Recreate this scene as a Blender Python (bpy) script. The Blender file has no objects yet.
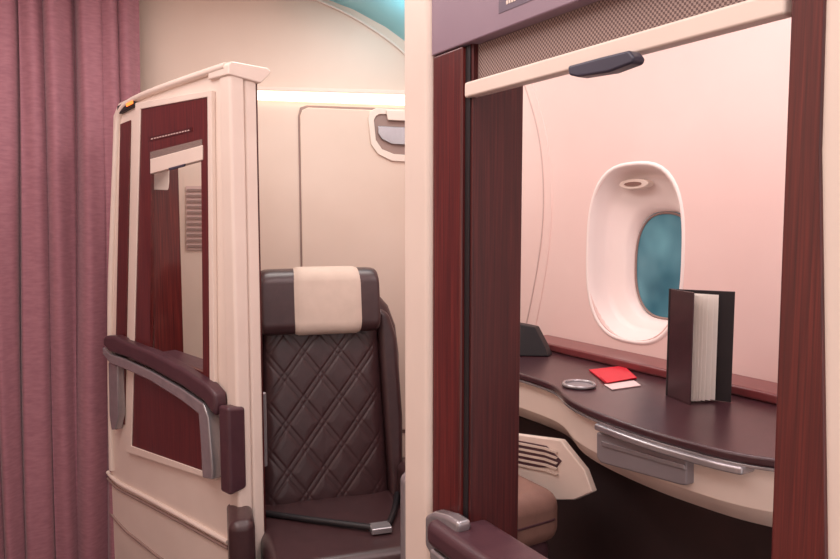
import bpy, bmesh, math, random
from mathutils import Vector, Matrix
random.seed(4)
S=bpy.context.scene
S.view_settings.view_transform='Standard'
def lin(c): 
    c=c/255.0
    return c/12.92 if c<=0.04045 else ((c+0.055)/1.055)**2.4
def rgb(r,g,b): return (lin(r),lin(g),lin(b),1)

# ---------------- camera ----------------
CH=1.45; YAW=math.radians(31); PT=math.atan(59.5/700)
fwd=Vector((math.sin(YAW)*math.cos(PT),math.cos(YAW)*math.cos(PT),-math.sin(PT)))
rgt=Vector((math.cos(YAW),-math.sin(YAW),0)); upv=rgt.cross(fwd)
C=Vector((0,0,CH))
cd=bpy.data.cameras.new('camera'); cam=bpy.data.objects.new('camera',cd); S.collection.objects.link(cam)
cd.lens=30; cd.sensor_width=36; cd.clip_start=0.02
cam.matrix_world=Matrix(((rgt.x,upv.x,-fwd.x,C.x),(rgt.y,upv.y,-fwd.y,C.y),(rgt.z,upv.z,-fwd.z,C.z),(0,0,0,1)))
S.camera=cam
def survey(px,py,p0,n):
    """photogrammetry: the point of a real plane seen at this photo position"""
    d=fwd*700+rgt*(px-420)+upv*(279.5-py); n=Vector(n)
    t=(Vector(p0)-C).dot(n)/d.dot(n); return C+d*t
def onX(px,py,x): return survey(px,py,(x,0,0),(1,0,0))
def onZ(px,py,z): return survey(px,py,(0,0,z),(0,0,1))

# ---------------- materials ----------------
def base(name):
    m=bpy.data.materials.new(name); m.use_nodes=True
    return m,m.node_tree,m.node_tree.nodes['Principled BSDF']
def coords(nt,scale):
    tc=nt.nodes.new('ShaderNodeTexCoord'); mp=nt.nodes.new('ShaderNodeMapping')
    mp.inputs['Scale'].default_value=scale; nt.links.new(tc.outputs['Object'],mp.inputs['Vector']); return mp
def ramp(nt,src,stops):
    r=nt.nodes.new('ShaderNodeValToRGB'); e=r.color_ramp.elements
    e[0].position,e[0].color=stops[0]; e[1].position,e[1].color=stops[-1]
    for p,c in stops[1:-1]:
        k=e.new(p); k.color=c
    nt.links.new(src,r.inputs['Fac']); return r
def noisy(name,c1,c2,scale=(6,6,6),rough=.5,bump=0,bscale=200,coat=0,metal=0,spec=.5):
    m,nt,b=base(name); mp=coords(nt,scale)
    n=nt.nodes.new('ShaderNodeTexNoise'); n.inputs['Scale'].default_value=1; n.inputs['Detail'].default_value=4
    nt.links.new(mp.outputs[0],n.inputs['Vector'])
    r=ramp(nt,n.outputs['Fac'],[(.3,rgb(*c1)),(.7,rgb(*c2))]); nt.links.new(r.outputs[0],b.inputs['Base Color'])
    b.inputs['Roughness'].default_value=rough; b.inputs['Coat Weight'].default_value=coat; b.inputs['Metallic'].default_value=metal
    b.inputs['Coat Roughness'].default_value=.2
    b.inputs['Specular IOR Level'].default_value=spec
    if bump:
        mp2=coords(nt,(bscale,)*3); n2=nt.nodes.new('ShaderNodeTexNoise'); n2.inputs['Scale'].default_value=1
        nt.links.new(mp2.outputs[0],n2.inputs['Vector'])
        bp=nt.nodes.new('ShaderNodeBump'); bp.inputs['Strength'].default_value=bump; bp.inputs['Distance'].default_value=.002
        nt.links.new(n2.outputs['Fac'],bp.inputs['Height']); nt.links.new(bp.outputs[0],b.inputs['Normal'])
    return m
def wood(name,dark,mid,light,sc=(260,260,5),coat=.5):
    m,nt,b=base(name); mp=coords(nt,sc)
    n=nt.nodes.new('ShaderNodeTexNoise'); n.inputs['Scale'].default_value=1; n.inputs['Detail'].default_value=6; n.inputs['Distortion'].default_value=.4
    nt.links.new(mp.outputs[0],n.inputs['Vector'])
    r=ramp(nt,n.outputs['Fac'],[(.25,rgb(*dark)),(.5,rgb(*mid)),(.78,rgb(*light))]); nt.links.new(r.outputs[0],b.inputs['Base Color'])
    b.inputs['Roughness'].default_value=.34; b.inputs['Coat Weight'].default_value=coat; b.inputs['Coat Roughness'].default_value=.12
    return m
M={}
M['cream']=noisy('cream_plastic',(234,215,203),(239,221,209),rough=.4)
M['wallcream']=noisy('cabin_wall_vinyl',(226,203,188),(232,210,196),(3,3,3),rough=.6,bump=.15,bscale=500)
M['sidewall']=noisy('sidewall_panel',(242,210,203),(246,216,209),(3,3,3),rough=.5,bump=.1,bscale=400)
M['reveal']=noisy('window_reveal',(252,236,231),(254,240,235),rough=.4)
M['seam']=noisy('panel_seam',(150,124,118),(160,134,126),rough=.7)
M['softseam']=noisy('soft_joint',(206,178,172),(212,184,178),rough=.7)
M['wood']=wood('red_mahogany',(58,16,18),(88,27,26),(114,42,36))
M['wooddk']=wood('dark_mahogany',(50,14,16),(72,22,23),(92,34,32),coat=.15)
M['header']=noisy('mauve_grey_laminate',(144,120,134),(152,128,142),rough=.45)
M['metal']=noisy('satin_metal',(170,165,168),(182,177,180),(30,30,30),rough=.24,metal=.6)
M['leather']=noisy('dark_brown_leather',(62,40,42),(70,46,48),(30,30,30),rough=.34,bump=.25,bscale=450,coat=.15)
M['pad']=noisy('aubergine_leather',(74,46,54),(84,54,60),(30,30,30),rough=.36,bump=.25,bscale=450)
M['tan']=noisy('tan_leather',(128,94,84),(140,104,92),(20,20,20),rough=.5,bump=.3,bscale=400)
M['headcream']=noisy('cream_headrest_cloth',(212,192,178),(220,200,186),(20,20,20),rough=.8,bump=.4,bscale=700)
M['desk']=noisy('desk_leather',(62,36,42),(72,42,48),(20,20,20),rough=.28,bump=.25,bscale=500,coat=.3)
M['ledge']=noisy('burgundy_ledge',(112,50,52),(124,58,60),(20,20,20),rough=.3,bump=.15,coat=.3)
M['dark']=noisy('black_plastic',(30,26,30),(38,33,36),rough=.5)
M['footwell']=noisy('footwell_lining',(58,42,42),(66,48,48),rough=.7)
M['slate']=noisy('slate_plastic',(62,60,76),(70,68,84),rough=.4)
M['plate']=noisy('header_label_plate',(104,88,104),(110,94,110),rough=.4)
M['carpet']=noisy('carpet',(74,52,56),(92,66,68),(120,120,120),rough=.95,bump=.6,bscale=600)
M['paper']=noisy('paper',(240,236,228),(246,242,236),rough=.8)
M['red']=noisy('red_passport',(214,32,52),(224,40,58),rough=.5)
M['pink']=noisy('boarding_card',(232,206,206),(240,216,214),rough=.6)
M['ceil']=noisy('ceiling_panel',(228,210,198),(234,216,204),rough=.6)
M['teal_lit']=noisy('cove_teal_light_tint',(150,212,220),(164,220,226),rough=.6)  # cyan mood light of the cove, mixed into its base colour
M['drawer']=noisy('grey_drawer',(142,134,138),(152,144,148),rough=.4,metal=.2)
def emis(name,c,s):
    m,nt,b=base(name); b.inputs['Base Color'].default_value=rgb(*c); b.inputs['Emission Color'].default_value=rgb(*c); b.inputs['Emission Strength'].default_value=s; return m
M['strip']=emis('warm_light_diffuser',(255,244,222),2.8)
M['amber']=emis('amber_indicator',(255,130,60),1.5)
m,nt,b=base('woven_blind'); mp=coords(nt,(1,290,290)); ck=nt.nodes.new('ShaderNodeTexChecker'); ck.inputs['Scale'].default_value=1
ck.inputs['Color1'].default_value=rgb(160,138,130); ck.inputs['Color2'].default_value=rgb(100,80,78)
nt.links.new(mp.outputs[0],ck.inputs['Vector']); nt.links.new(ck.outputs[0],b.inputs['Base Color']); b.inputs['Roughness'].default_value=.9; M['blind']=m
m,nt,b=base('mauve_curtain_cloth'); mp=coords(nt,(30,30,120)); n=nt.nodes.new('ShaderNodeTexNoise'); n.inputs['Scale'].default_value=1; n.inputs['Detail'].default_value=5
nt.links.new(mp.outputs[0],n.inputs['Vector']); r=ramp(nt,n.outputs['Fac'],[(.3,rgb(150,98,110)),(.7,rgb(168,114,124))]); nt.links.new(r.outputs[0],b.inputs['Base Color'])
b.inputs['Roughness'].default_value=.8; b.inputs['Sheen Weight'].default_value=.2; M['curtain']=m
m,nt,b=base('daylit_window_pane'); mp=coords(nt,(6,6,5)); n=nt.nodes.new('ShaderNodeTexNoise'); n.inputs['Scale'].default_value=1
nt.links.new(mp.outputs[0],n.inputs['Vector']); r=ramp(nt,n.outputs['Fac'],[(.3,rgb(44,84,98)),(.7,rgb(98,142,152))]); nt.links.new(r.outputs[0],b.inputs['Base Color']); nt.links.new(r.outputs[0],b.inputs['Emission Color'])
b.inputs['Emission Strength'].default_value=.4; b.inputs['Roughness'].default_value=.12; M['pane']=m  # faint emission in the glass stands in for daylight from outside

# ---------------- mesh helpers ----------------
def empty(name):
    e=bpy.data.objects.new(name,None); S.collection.objects.link(e); return e
def mk(name,verts,faces,mat,parent=None,bevel=0,seg=3,smooth=False,fixn=True):
    me=bpy.data.meshes.new(name); me.from_pydata([tuple(v) for v in verts],[],faces)
    bm=bmesh.new(); bm.from_mesh(me)
    if fixn: bmesh.ops.recalc_face_normals(bm,faces=bm.faces)
    bm.to_mesh(me); bm.free()
    o=bpy.data.objects.new(name,me); S.collection.objects.link(o)
    if mat: me.materials.append(M[mat])
    if bevel:
        bv=o.modifiers.new('b','BEVEL'); bv.width=bevel; bv.segments=seg; bv.limit_method='ANGLE'; bv.angle_limit=math.radians(35); bv.harden_normals=True
        smooth=True
    if smooth:
        for p in me.polygons: p.use_smooth=True
    if parent: o.parent=parent
    return o
def slab(name,pts,vec,mat,parent=None,bevel=0,seg=3):
    vec=Vector(vec); n=len(pts); v=[Vector(p) for p in pts]+[Vector(p)+vec for p in pts]
    f=[tuple(range(n)),tuple(range(2*n-1,n-1,-1))]+[(i,(i+1)%n,(i+1)%n+n,i+n) for i in range(n)]
    return mk(name,v,f,mat,parent,bevel,seg)
def frame(name,outer,inner,vec,mat,parent=None,bevel=0,seg=2):
    vec=Vector(vec); n=len(outer)
    v=[Vector(p) for p in outer]+[Vector(p) for p in inner]; v+= [p+vec for p in v]
    f=[]
    for i in range(n):
        j=(i+1)%n
        f+=[(i,j,n+j,n+i),(2*n+i,3*n+i,3*n+j,2*n+j),(i,2*n+i,2*n+j,j),(n+i,n+j,3*n+j,3*n+i)]
    return mk(name,v,f,mat,parent,bevel,seg)
def box(name,a,b,mat,parent=None,bevel=0,seg=3):
    x0,y0,z0=a; x1,y1,z1=b
    return slab(name,[(x0,y0,z0),(x1,y0,z0),(x1,y1,z0),(x0,y1,z0)],(0,0,z1-z0),mat,parent,bevel,seg)
def tube(name,pts,r,mat,parent=None,cyc=False,kind='POLY'):
    cu=bpy.data.curves.new(name,'CURVE'); cu.dimensions='3D'; sp=cu.splines.new('NURBS' if kind=='NURBS' else 'POLY')
    sp.points.add(len(pts)-1)
    for i,p in enumerate(pts): sp.points[i].co=(*p,1)
    if kind=='NURBS': sp.use_endpoint_u=True; sp.order_u=3
    sp.use_cyclic_u=cyc; cu.bevel_depth=r; cu.bevel_resolution=3; cu.use_fill_caps=True
    o=bpy.data.objects.new(name+'_c',cu); S.collection.objects.link(o)
    dg=bpy.context.evaluated_depsgraph_get(); me=bpy.data.meshes.new_from_object(o.evaluated_get(dg))
    bpy.data.objects.remove(o); me.name=name; me.materials.clear(); me.materials.append(M[mat])
    for p in me.polygons: p.use_smooth=True
    o=bpy.data.objects.new(name,me); S.collection.objects.link(o)
    if parent: o.parent=parent
    return o
def circ(c,r,ax1,ax2,n=32):
    return [Vector(c)+Vector(ax1)*r*math.cos(t*2*math.pi/n)+Vector(ax2)*r*math.sin(t*2*math.pi/n) for t in range(n)]

# ---------------- room shell ----------------
SX=1.75; CEIL=2.5
BP=Vector((1.0,3.1,0)); BD=Vector((.942,-.335,0)).normalized(); BN=Vector((-BD.y,BD.x,0)) # BN points away (into +Y)
def onB(px,py,off=0): return survey(px,py,BP-BN*off,BN)
box('floor',(-1.0,-1.2,-.05),(SX+.1,4.0,0),'carpet')
pl=BP-BD*2.2; pr=BP+BD*.85
prof=[(SX,2.12),(1.72,2.20),(1.66,2.26),(1.56,2.33),(1.42,2.40),(1.27,2.45),(1.1,2.48),(.9,2.5),(-1.0,2.5)]
v=[];f=[]
for x,z in prof: v+=[(x,-1.2,z),(x,4.0,z)]
for i in range(len(prof)-1): f.append((2*i,2*i+1,2*i+3,2*i+2))
ce=mk('ceiling',v,f,'ceil',smooth=True,fixn=False); ce.data.materials.append(M['teal_lit'])
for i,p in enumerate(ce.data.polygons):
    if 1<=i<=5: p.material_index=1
wf=slab('wall_front',[pl,pr,pr+Vector((0,0,CEIL)),pl+Vector((0,0,CEIL))],BN*.05,'wallcream')
T2=empty('trim_2')
tube('cove_trim',[survey(a,b_,BP-BN*.01,BN) for a,b_ in [(290,-12),(317,0),(345,12),(372,28),(392,42),(408,56),(430,80)]],.006,'cream',T2,kind='NURBS')
box('wall_left',(-1.05,-1.2,0),(-1.0,4.0,CEIL),'wallcream')
# side wall with window hole
wc=Vector((0,1.585,1.345)); ry,rz=.197,.283
def oval(x,cy,cz,a,b,n=64,e=2.5,angs=None):
    angs=angs or [2*math.pi*k/n for k in range(n)]; out=[]
    for t in angs:
        c,s=math.cos(t),math.sin(t)
        k=(abs(c/a)**e+abs(s/b)**e)**(-1/e)
        out.append(Vector((x,cy+k*c,cz+k*s)))
    return out
Y0,Y1,Z0,Z1=-1.2,2.84,0,2.14
corn=[math.atan2(z-wc.z,y-wc.y)%(2*math.pi) for y in (Y0,Y1) for z in (Z0,Z1)]
angs=sorted([2*math.pi*k/72+.01 for k in range(72)]+corn)
outer=[]
for t in angs:
    c,s=math.cos(t),math.sin(t); k=1e9
    if c>1e-6:k=min(k,(Y1-wc.y)/c)
    if c<-1e-6:k=min(k,(Y0-wc.y)/c)
    if s>1e-6:k=min(k,(Z1-wc.z)/s)
    if s<-1e-6:k=min(k,(Z0-wc.z)/s)
    outer.append(Vector((SX,wc.y+k*c,wc.z+k*s)))
inner=oval(SX,wc.y,wc.z,ry,rz,angs=angs)
frame('wall_right',outer,inner,(.02,0,0),'sidewall')
W=empty('window_1')
rings=[(1.750,1.585,1.342,.205,.294),(1.747,1.585,1.342,.201,.290),(1.746,1.585,1.342,.197,.285),(1.750,1.585,1.342,.192,.280),
       (1.772,1.584,1.341,.186,.272),(1.808,1.582,1.338,.180,.262),(1.820,1.580,1.336,.174,.254),(1.826,1.577,1.333,.162,.240),(1.836,1.562,1.315,.140,.200),(1.842,1.555,1.306,.133,.186),(1.87,1.548,1.30,.125,.176)]
v=[];f=[];n=64
for q in rings: v+=oval(*q,n=n,e=2.8)
for r_ in range(len(rings)-1):
    for i in range(n):
        j=(i+1)%n; f.append((r_*n+i,r_*n+j,(r_+1)*n+j,(r_+1)*n+i))
mk('reveal',v,f,'reveal',W,smooth=True)
slab('pane',oval(1.868,1.548,1.30,.128,.179),(.01,0,0),'pane',W)
tube('pane_gasket',oval(1.866,1.548,1.30,.122,.173),.004,'seam',W,cyc=True)
c=onX(633,184,1.785)
slab('blind_latch',[c+Vector((0,.062*math.cos(t),.017*math.sin(t))) for t in [k*math.pi/12 for k in range(24)]],(.03,0,0),'cream',W,.004)
slab('blind_latch_grip',[c+Vector((-.003,.036*math.cos(t),.007*math.sin(t))) for t in [k*math.pi/12 for k in range(24)]],(.005,0,0),'tan',W)
T=empty('trim_1')
for k,pp in enumerate([[(519,70),(534,110),(543,160),(544,220),(536,280),(524,335)],[(527,70),(543,115),(551,165),(552,220),(545,280),(533,338)]]):
    tube('panel_joint_%d'%k,[onX(a,b_,SX-.0005) for a,b_ in pp],.003,'softseam' if k==0 else 'sidewall',T,kind='NURBS')
# ---------------- bulkhead fittings ----------------
L=empty('wall_light')
a,b_,c_,d_=[onB(*q,.02) for q in [(250,91),(440,96.5),(440,106),(250,99)]]
slab('diffuser',[a,b_,c_,d_],BN*.02,'strip',L,.002)
a,b_,c_,d_=[onB(*q,.03) for q in [(250,86),(440,91),(440,95.5),(250,90)]]
slab('valance',[a,b_,c_,d_],BN*.03,'cream',L,.004)
K=empty('storage_locker')
out=[onB(*q,.012) for q in [(300,116),(302,110),(308,107.5),(440,112.5),(440,430),(305,430)]]
slab('locker_door',out,BN*.011,'wallcream',K,.004)
out=[onB(*q,.004) for q in [(298,116),(300,107.5),(307,105.3),(443,110),(443,433),(303.3,433)]]
slab('locker_gap',out,BN*.003,'seam',K)
out=[onB(*q,.024) for q in [(368,118),(370,111),(376,108),(425,110),(429,116),(429,146),(424,157),(412,162),(392,161),(378,154),(371,144)]]
inn=[onB(*q,.024) for q in [(374,120),(376,116),(380,114),(420,116),(423,120),(423,142),(419,150),(410,155),(394,154),(382,149),(376,140)]]
frame('handle_bezel',out,inn,BN*.012,'cream',K,.003)
slab('handle_dish',[p+BN*.008 for p in inn],BN*.003,'seam',K)
slab('handle_pull',[onB(*q,.03) for q in [(378,126),(422,128),(422,140),(412,145),(392,144),(382,139),(378,133)]],BN*.012,'metal',K,.003)
slab('handle_latch',[onB(*q,.036) for q in [(386,110),(412,111),(412,121),(388,120)]],BN*.012,'cream',K,.003)
V=empty('air_vent')
slab('vent_plate',[onB(*q,.008) for q in [(186,186),(212,186),(212,250),(186,250)]],BN*.007,'softseam',V)
for i in range(11):
    y=189+i*5.6; slab('louvre_%d'%i,[onB(*q,.014) for q in [(187,y),(211,y),(211,y+2.4),(187,y+2.4)]],BN*.007,'seam',V)
# ---------------- curtain ----------------
nx,nz=680,60; v=[];f=[]
XA,XB=-.95,.53
for j in range(nz+1):
    z=.01+(2.47-.01)*j/nz
    for i in range(nx+1):
        u=i/nx; x=XB-(XB-XA)*(1-u) - .06*(1-j/nz)*u
        xs=x+.06*(1-j/nz)*u
        ph=2*math.pi*xs/.086+1.6*math.sin(xs*11+.5)+.8*math.sin(xs*27+z*.6)+.45*math.sin(z*1.9+xs*5)
        amp=.031+.012*math.sin(xs*19+z*1.1)
        y=3.125+amp*math.sin(ph)+.009*math.sin(2.3*ph+1.3+z*1.1)+.012*math.sin(xs*6+z*.8)
        v.append((x+.019*math.sin(ph+1.2),y,z))
for j in range(nz):
    for i in range(nx):
        a=j*(nx+1)+i; f.append((a,a+1,a+nx+2,a+nx+1))
mk('curtain',v,f,'curtain',smooth=True,fixn=False)

# ---------------- left suite door / partition ----------------
D0=Vector((.62,2.2,0)); DD=Vector((-.28,.96,0)).normalized(); DN=Vector((.96,.28,0)).normalized()
def onD(px,py,off=0): return survey(px,py,D0-DN*off,DN)
def floorz(p,z=0): return Vector((p.x,p.y,z))
P=empty('suite_door')
bot_r=floorz(D0); bot_l=floorz(onD(109,480))
outer=[onD(113,115),onD(118,103),onD(133,96),onD(227,66),D0+Vector((0,0,.85)),bot_r,bot_l,onD(107,330)]
inner=[onD(149,200),onD(149,185),onD(149,160),onD(203,146),onD(206,300),onD(207,373),onD(149,352),onD(149,330)]
frame('door_body',outer,inner,DN*.08,'cream',P,.008,3)
wo=[onD(*q,.012) for q in [(137,106),(209,93),(213,478),(128,449)]]
wi=[onD(*q,.012) for q in [(151,160),(201,146),(203,372),(150,352)]]
frame('wood_surround_lip',[onD(*q,.016) for q in [(135,103),(211,90),(215,481),(126,452)]],[onD(*q,.016) for q in [(140,109),(207,97),(210,474),(131,446)]],DN*.016,'cream',P,.003)
frame('wood_surround',wo,wi,DN*.012,'wood',P)
slab('side_wood_strip',[onD(*q,.006) for q in [(120,124),(130,120),(124,425),(114,415)]],DN*.006,'wood',P,.002)
tube('edge_rib',[onD(*q,.004) for q in [(112,470),(109,330),(114,200),(117,125),(121,108),(135,98),(180,81),(226,66)]],.012,'cream',P,kind='NURBS')
slab('text_plate',[onD(*q,.0135) for q in [(149,137),(192,127),(192,131.5),(149,141.5)]],DN*.001,'wooddk',P)
for k in range(14):
    x=151+k*2.8; y=138.4-k*.65
    slab('plate_glyph_%d'%k,[onD(*q,.0145) for q in [(x,y),(x+1.7,y-.4),(x+1.7,y+.8),(x,y+1.2)]],DN*.001,'softseam',P)
fz0=onD(150,355).z-.03; fz1=onD(150,160).z+.05
fj=floorz(onD(151.5,250,-.002),fz0); slab('far_jamb',[fj,fj+DN*.115,fj+DN*.115+DD*.016,fj+DD*.006],(0,0,fz1-fz0),'wood',P,.002)
nj=floorz(onD(204,250,-.002),fz0-.05); slab('near_jamb',[nj,nj+DN*.078,nj+DN*.078-DD*.004,nj-DD*.004],(0,0,fz1-fz0+.1),'wooddk',P,.001)
slab('window_sill',[onD(149,351,.0),onD(206,371,.0),onD(206,376,.0),onD(149,356,.0)],DN*.085,'pad',P,.002)
slab('window_head_liner',[onD(149,157,.0),onD(204,142,.0),onD(204,149,.0),onD(149,164,.0)],DN*.090,'wooddk',P,.002)
slab('blind_bar',[onD(*q,.016) for q in [(150,159),(202,145),(202,160),(150,174)]],DN*.02,'cream',P,.003)
slab('blind_cloth',[onD(*q,.0135) for q in [(150,152),(202,139),(202,147),(150,161)]],DN*.001,'blind',P)
slab('blind_pull',[onD(*q,.020) for q in [(168,168),(185,163.5),(184,166.5),(169,170.5)]],DN*.005,'slate',P,.002)
zt=onD(228,66).z
for nm,s0,s1,mt,th in [('end_post_outer',-.006,.048,'cream',.035),('end_post_inner',.051,.096,'cream',.03)]:
    a=D0+DN*s0; b2=D0+DN*s1
    slab(nm,[a-DD*th,b2-DD*th,b2+DD*.03,a+DD*.03],(0,0,zt),mt,P,.012,4)
a=D0+DN*.096; slab('inner_wood_edge',[a-DD*.02,a+DN*.007-DD*.02,a+DN*.007+DD*.02,a+DD*.02],(0,0,zt-.02),'wooddk',P)
cap=[D0+DN*s+Vector((0,0,z)) for s,z in [(-.012,zt-.03),(-.012,zt+.0),(.0,zt+.012),(.13,zt+.012),(.145,zt+.002),(.135,zt-.012),(.105,zt-.04)]]
slab('top_cap',[p-DD*.04 for p in cap],DD*.12,'cream',P,.005)
slab('amber_lamp_housing',[onD(*q,.012) for q in [(117,106),(134,97),(134,106),(117,115)]],DN*.03,'dark',P,.003)
slab('amber_lamp',[onD(*q,.016) for q in [(126,103.5),(132,100.5),(132,103.5),(126,106.5)]],DN*.006,'amber',P)
top=[(103,336),(112,336),(122,341),(150,352),(180,368),(205,384),(214,394),(215,404)]
low=[(214,418),(203,402),(180,386),(150,369),(124,357),(108,352),(102,345)]
slab('rail_pad',[onD(*q,.05) for q in top+low],DN*.05,'pad',P,.014,4)
e1=[(102,347),(110,354),(124,359),(150,371),(180,388),(203,404),(208,418),(212,470),(212,480),(202,478),(200,440),(198,414),(180,400),(150,381),(124,369),(110,364),(102,354)]
slab('rail_metal',[onD(*q,.046) for q in e1],DN*.044,'metal',P,.006)
slab('rail_foot',[onD(*q,.034) for q in [(108,362),(117,366),(118,415),(115,430),(111,430),(109,415)]],DN*.032,'metal',P,.006)
a=D0-DN*.045-DD*.045
z1=onD(228,404).z; z0=onD(228,486).z
slab('rail_end_block',[a+Vector((0,0,z0)),a+DN*.065+Vector((0,0,z0+.01)),a+DN*.065+Vector((0,0,z1)),a+Vector((0,0,z1+.01))],DD*.06,'pad',P,.012,4)
slab('latch_block',[D0+DN*.102+Vector((0,0,z)) +DN*x for x,z in [(0,z0+.04),(.03,z0+.04),(.03,z1+.02),(0,z1+.02)]],DD*.05,'metal',P,.006)
tube('lower_seam_1',[onD(*q,.002) for q in [(108,478),(114,487),(140,500),(175,519),(228,548)]],.006,'seam',P,kind='NURBS')
tube('lower_seam_1b',[onD(*q,.004) for q in [(108,472),(114,481),(140,494),(175,513),(228,542)]],.009,'cream',P,kind='NURBS')
tube('lower_seam_2',[onD(*q,.002) for q in [(110,512),(122,528),(140,542),(170,566),(200,584)]],.006,'seam',P,kind='NURBS')

# ---------------- near suite partition ----------------
R=empty('suite_partition'); AX=.70
YN=onX(789,0,AX).y
box('corner_column',(AX-.012,1.118,0),(AX+.06,1.213,2.1),'cream',R,.014,4)
box('header',(AX-.004,YN,1.750),(AX+.05,1.118,2.05),'header',R,.003)
box('stile_far',(AX-.002,1.022,.88),(AX+.035,1.117,1.749),'wood',R,.004)
box('stile_groove',(AX+.006,1.008,.88),(AX+.03,1.023,1.749),'dark',R)
slab('jamb_far',[(AX+.008,1.002,.80),(AX+.114,.996,.80),(AX+.114,1.03,.80),(AX+.036,1.03,.80),(AX+.036,1.012,.80),(AX+.008,1.012,.80)],(0,0,1.0),'wooddk',R,.002)
sx=[onX(789,0,AX),onX(817,0,AX),onX(820,150,AX),onX(826,559,AX),onX(828,700,AX),onX(764,700,AX),onX(770,559,AX),onX(780,280,AX)]
sx[0].z=sx[1].z=2.05
slab('stile_near',sx,(.035,0,0),'wood',R,.003)
slab('near_panel',[(AX+.004,.405,0),(AX+.004,.05,0),(AX+.004,.05,2.05),(AX+.004,.405,2.05)],(.04,0,0),'cream',R,.004)
box('lower_wall',(AX,.05,0),(AX+.05,1.118,.87),'cream',R,.006)
sill=.905
box('rail_pad',(AX-.055,.10,sill-.05),(AX+.05,1.06,sill),'pad',R,.018,5)
box('rail_metal',(AX-.05,.10,sill-.075),(AX+.03,1.05,sill-.053),'metal',R,.006)
slab('rail_bracket',[onX(*q,AX-.035) for q in [(424,516),(432,512),(447,516),(458,523),(458,532),(452,545),(450,600),(436,600),(432,560),(424,545)]],(.03,0,0),'metal',R,.008,4)
slab('jamb_side_bracket',[Vector((AX-.01+dx,1.235,z)) for dx,z in [(0,.70),(.05,.70),(.05,.93),(.03,.945),(0,.92)]],(0,-.03,0),'metal',R,.01,4)
for k in range(19):
    if k in (4,9,14): continue
    y=.895-k*.0062
    box('header_glyph_%d'%k,(AX-.0055,y-.0042,1.785),(AX-.0048,y,1.791),'cream',R)
box('header_plate',(AX-.0048,.70,1.776),(AX-.0035,.915,1.800),'plate',R)
Bl=empty('roller_blind')
box('woven_cloth',(AX+.018,YN+.006,1.68),(AX+.022,1.018,1.749),'blind',Bl)
box('bottom_bar',(AX-.001,YN+.004,1.660),(AX+.02,1.016,1.686),'cream',Bl,.004)
hp=[onX(*q,AX-.022) for q in [(567,66),(600,57),(628,50),(634,57),(632,63),(608,72),(577,77),(568,75)]]
slab('pull_handle',hp,(.022,0,0),'slate',Bl,.006,4)

# ---------------- console desk ----------------
DZ=.995
K=empty('console_desk')
fe=[(470,360),(512,371),(545,381),(557,387),(566,398),(590,410),(640,428),(690,442),(730,452),(773,459),(850,466)]
fp=[onZ(a,b_,DZ) for a,b_ in fe]
def smooth(ps,it=2):
    for _ in range(it):
        q=[ps[0]]
        for i in range(len(ps)-1): q+=[ps[i].lerp(ps[i+1],.25),ps[i].lerp(ps[i+1],.75)]
        q.append(ps[-1]); ps=q
    return ps
fp[0].y=1.97
fp=smooth(fp,2)
back=[Vector((SX-.002,fp[-1].y,DZ)),Vector((SX-.002,1.98,DZ)),Vector((fp[0].x,1.98,DZ))]
slab('desk_top',fp+back,(0,0,-.020),'desk',K,.007,4)
def inset(ps,dx): return [Vector((p.x+dx,p.y,p.z)) for p in ps]
i2=inset(fp,.004); slab('metal_edge',[floorz(p,DZ-.0205) for p in i2+back],(0,0,-.007),'metal',K,.002)
i3=inset(fp,.03); slab('console_body',[floorz(p,DZ-.028) for p in i3+back],(0,0,-.09),'cream',K,.01)
A=[floorz(p,DZ-.116) for p in i3]; Bq=[Vector((p.x+.03,p.y,DZ-.155)) for p in i3]; Cq=[Vector((p.x+.11,p.y,DZ-.185)) for p in i3]; Dq=[Vector((p.x+.25,p.y,DZ-.195)) for p in i3]
n=len(A); v=A+Bq+Cq+Dq
f=[(k*n+i,k*n+i+1,(k+1)*n+i+1,(k+1)*n+i) for k in range(3) for i in range(n-1)]
mk('lower_fascia',v,f,'cream',K,smooth=True)
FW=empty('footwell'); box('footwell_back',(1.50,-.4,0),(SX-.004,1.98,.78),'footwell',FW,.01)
# cream side panel at the far end of the footwell, with a slatted grille
sp=[onX(*q,1.275) for q in [(498,432),(560,440),(584,470),(592,492),(574,500),(498,500)]]
slab('side_panel',sp,(.02,0,0),'cream',K,.004)
slab('vent_recess',[onX(*q,1.272) for q in [(500,437),(546,446),(561,461),(556,468),(500,466)]],(.004,0,0),'pad',K,.001)
for i in range(5):
    y=439+i*5.4
    slab('vent_slat_%d'%i,[onX(*q,1.269) for q in [(500,y),(545,y+8.5),(557,y+13),(556,y+14.8),(544,y+10.6),(500,y+2)]],(.003,0,0),'headcream',K)
dx=1.205
dp=[onX(*q,dx) for q in [(596,432),(686,458),(686,486),(679,485),(600,463),(596,457)]]
slab('drawer',dp,(.04,0,0),'drawer',K,.005)
slab('drawer_lip',[onX(*q,dx-.004) for q in [(601,441),(684,465),(684,470),(601,446)]],(.01,0,0),'metal',K,.002)
ya=onZ(588,410,DZ).y; yb=onZ(752,455,DZ).y
seg_=[p for p in fp if yb<p.y<ya]
r1=[Vector((p.x-.010,p.y,DZ-.025)) for p in seg_]; r2=[Vector((p.x+.045,p.y,DZ-.025)) for p in reversed(seg_)]
slab('desk_slide_rail',r1+r2,(0,0,-.016),'metal',K,.005)
WL=empty('window_ledge'); box('ledge_top',(1.62,-.4,DZ+.0005),(SX-.003,1.98,DZ+.028),'ledge',WL,.008,4)
CU=empty('cup_holder'); cc=onZ(579,386,DZ+.001)
tube('cup_ring',circ(cc+Vector((0,0,.005)),.042,(1,0,0),(0,1,0)),.005,'metal',CU,cyc=True)
slab('cup_disc',circ(cc,.038,(1,0,0),(0,1,0)),(0,0,.003),'drawer',CU)
Mo=empty('control_screen')
b0=onZ(500,356,DZ); b1=onZ(549,357,DZ)
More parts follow.
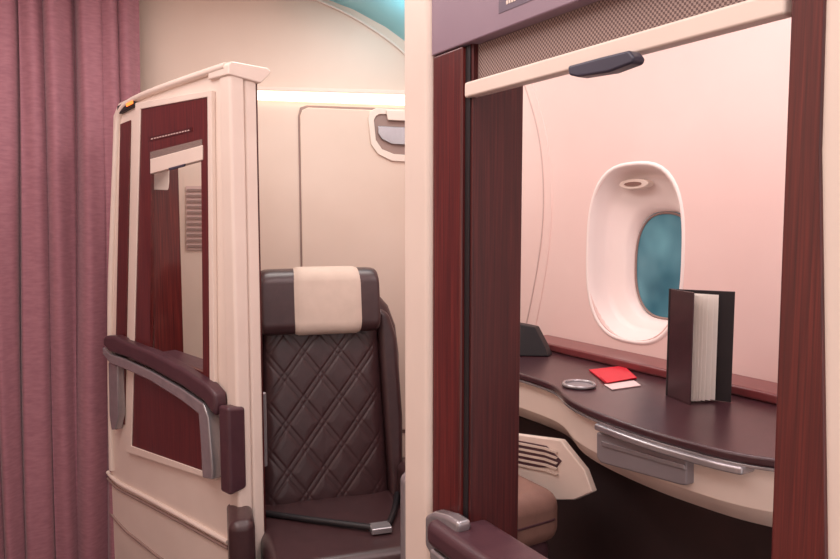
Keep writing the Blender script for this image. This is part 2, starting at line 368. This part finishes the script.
bb=[floorz(b0,DZ+.001),floorz(b1,DZ+.001),floorz(b1,DZ+.03)+Vector((.0,.02,0)),floorz(b1,DZ+.095)+Vector((-.02,.05,0)),floorz(b0,DZ+.12)]
slab('screen_body',bb,(.035,.02,0),'dark',Mo,.004)
box('suite_divider',(1.32,1.985,0),(SX-.003,2.02,1.0),'wooddk',None,.004)
Pa=empty('passport')
slab('cover',[onZ(*q,DZ+.001) for q in [(589,371),(624,367),(637,379),(606,384)]],(0,0,.005),'red',Pa,.0015)
slab('page_edge',[onZ(*q,DZ+.007) for q in [(600,377),(630,372),(636,378),(607,383)]],(0,0,.0015),'red',Pa)
slab('boarding_card',[onZ(*q,DZ+.001) for q in [(604,385),(634,381),(641,386),(612,390)]],(0,0,.002),'pink')
F=empty('menu_folder')
H=onZ(668,395,DZ+.001); Fr=onZ(691,404.5,DZ+.001); Bk=onZ(731,402,DZ+.001); HH=.278
def leaf(nm,a,b_,h,mt,th=.004,z=0):
    a=Vector(a);b_=Vector(b_); n=(b_-a).cross(Vector((0,0,1))).normalized()*th; u=Vector((0,0,1))
    return slab(nm,[a+u*z,b_+u*z,b_+u*h,a+u*h],n,mt,F,min(.0012,th/3))
leaf('front_cover',H,Fr,HH,'desk'); leaf('back_cover',H,Bk,HH,'dark')
for k,(t,s) in enumerate([(.04,.95),(.1,.97),(.17,.98),(.25,.98),(.36,.98),(.50,.98),(.66,.95)]):
    e=Fr.lerp(Bk,t); leaf('page_%d'%k,H.lerp(e,.03),H.lerp(e,s),HH-.008,'paper',.0008,.006)
tube('spine',[H,H+Vector((0,0,HH))],.006,'dark',F)
O=empty('footstool')
box('cushion',(.98,1.30,.62),(1.215,1.62,.76),'tan',O,.045,6)
box('base',(1.0,1.32,0),(1.195,1.60,.63),'pad',O,.03,5)
tube('piping',[(.99,1.302,.69),(1.18,1.302,.69),(1.213,1.335,.69),(1.213,1.61,.69)],.004,'pad',O)

# ---------------- airline seat ----------------
A=empty('airline_seat')
tilt=math.radians(8)
def rec(p):
    x,y,z=p; dz=z-.45; return (x, y+dz*math.sin(tilt)+0, .45+dz*math.cos(tilt))
sh=[(-.25,.34),(.27,.34),(.315,.5),(.322,.93),(.312,1.04),(.285,1.12),(.225,1.19),(.13,1.24),(0,1.252),(-.11,1.245),(-.19,1.21),(-.245,1.14),(-.275,1.06),(-.288,.95),(-.285,.5)]
slab('back_shell',[rec((x,.0,z)) for x,z in sh],(0,.10,0),'leather',A,.035,6)
N=170; v=[];f=[]
for j in range(N+1):
    t=j/N; z=.37+.72*t; hw=.240-.022*t
    for i in range(N+1):
        s=2*i/N-1; x=s*hw+.008
        a=x/.135+z/.175; b_=x/.135-z/.175
        def g(q):
            d=abs((q+.5)%1-.5); return math.exp(-((d-.09)/.028)**2)
        q=g(a)+g(b_)
        da=abs((a+.5)%1-.5); db=abs((b_+.5)%1-.5)
        pil=.003*min(1,min(da,db)/.3)
        ed=max(0,1-abs(s)**10)*max(0,1-abs(2*t-1)**20)
        y=-.012-.034*ed*(1-.3*(1-abs(s))) - ed*pil + ed*.0030*min(q,1)
        v.append(rec((x,y,z)))
for j in range(N):
    for i in range(N):
        a=j*(N+1)+i; f.append((a,a+1,a+N+2,a+N+1))
mk('quilted_back',v,f,'leather',A,smooth=True)
for s in (-1,1):
    o_=.02 if s>0 else 0
    ps=[(s*.230+o_,.37),(s*.278+o_,.37),(s*.290+o_,.7),(s*.280+o_,1.0),(s*.25+o_,1.10),(s*.205+o_,1.12),(s*.216+o_,.8)]
    slab('side_bolster_%s'%('r' if s>0 else 'l'),[rec((x,-.052,z)) for x,z in ps],(0,.08,0),'leather',A,.022,5)
def cushion(name,x0,x1,y0,y1,z0,z1,mt,bev,seg=6,bend=0):
    xs=[x0+(x1-x0)*k/12 for k in range(13)]
    prof=[];R_=bev
    for cx,cz,a0 in [(y1-R_,z1-R_,0),(y0+R_,z1-R_,90),(y0+R_,z0+R_,180),(y1-R_,z0+R_,270)]:
        for k in range(seg+1):
            t=math.radians(a0+90*k/seg); prof.append((cx+R_*math.cos(t),cz+R_*math.sin(t)))
    my=(y0+y1)/2; mz=(z0+z1)/2; vv=[];ff=[];n=len(prof)
    xs2=[x0,x0+.003,x0+.010,x0+.02]+xs[1:-1]+[x1-.02,x1-.010,x1-.003,x1]; ks=[.8,.9,.96,.99]+[1]*11+[.99,.96,.9,.8]
    for k,x in zip(ks,xs2):
        for y,z in prof: vv.append(rec((x,my+(y-my)*k-bend*x*x,mz+(z-mz)*k)))
    for q in range(len(xs2)-1):
        for i in range(n): ff.append((q*n+i,q*n+(i+1)%n,(q+1)*n+(i+1)%n,(q+1)*n+i))
    ff+= [tuple(range(n)),tuple(range(len(vv)-n,len(vv)))]
    return mk(name,vv,ff,mt,A,smooth=True)
cushion('headrest_core',-.220,.215,-.12,-.01,1.04,1.28,'leather',.05,bend=.5)
cushion('headrest_cover',-.105,.150,-.125,-.005,1.034,1.285,'headcream',.052,bend=.5)
box('seat_cushion',(-.25,-.52,.28),(.27,.03,.42),'leather',A,.04,6)
box('seat_base',(-.24,-.48,0),(.24,.08,.29),'dark',A,.02)
for s in (-1,1):
    x=s*.315; box('armrest_%s'%('r' if s>0 else 'l'),(x-.04,-.42,.30),(x+.04,.03,.53),'leather',A,.03,6)
    box('armrest_base_%s'%('r' if s>0 else 'l'),(x-.035,-.40,0),(x+.035,.02,.31),'dark',A,.01)
tube('belt_l',[(-.24,-.12,.43),(-.08,-.24,.433),(.10,-.36,.435)],.011,'dark',A,kind='NURBS')
tube('belt_r',[(.26,-.10,.43),(.22,-.24,.433),(.16,-.36,.435)],.011,'dark',A,kind='NURBS')
box('belt_buckle',(.095,-.40,.424),(.165,-.345,.445),'metal',A,.005)
A.location=(1.005,2.38,0); A.rotation_euler=(0,0,math.radians(-14))

# ---------------- lights ----------------
def area(name,loc,sx_,sy_,e,col,rot=(0,0,0)):
    l=bpy.data.lights.new(name,'AREA'); l.shape='RECTANGLE'; l.size=sx_; l.size_y=sy_; l.energy=e; l.color=col
    o=bpy.data.objects.new(name,l); o.location=loc; o.rotation_euler=rot; S.collection.objects.link(o); return o
area('aisle_ceiling_light',(-.1,1.2,2.46),.9,3.0,36,(1,.915,.89))
area('suite_ceiling_light',(1.2,.9,2.36),.45,1.2,12.5,(1,.79,.79))
area('suite_ceiling_light.001',(1.1,2.3,2.42),.5,.5,8.5,(1,.92,.87))
l=bpy.data.lights.new('cove_light','POINT'); l.energy=1.1; l.color=(.4,.86,1); l.shadow_soft_size=.1
o=bpy.data.objects.new('cove_light',l); o.location=(1.45,2.6,2.25); S.collection.objects.link(o)
w=bpy.data.worlds.new('world'); S.world=w; w.use_nodes=True
bg=w.node_tree.nodes['Background']; bg.inputs[0].default_value=(1,.88,.87,1); bg.inputs[1].default_value=1.05
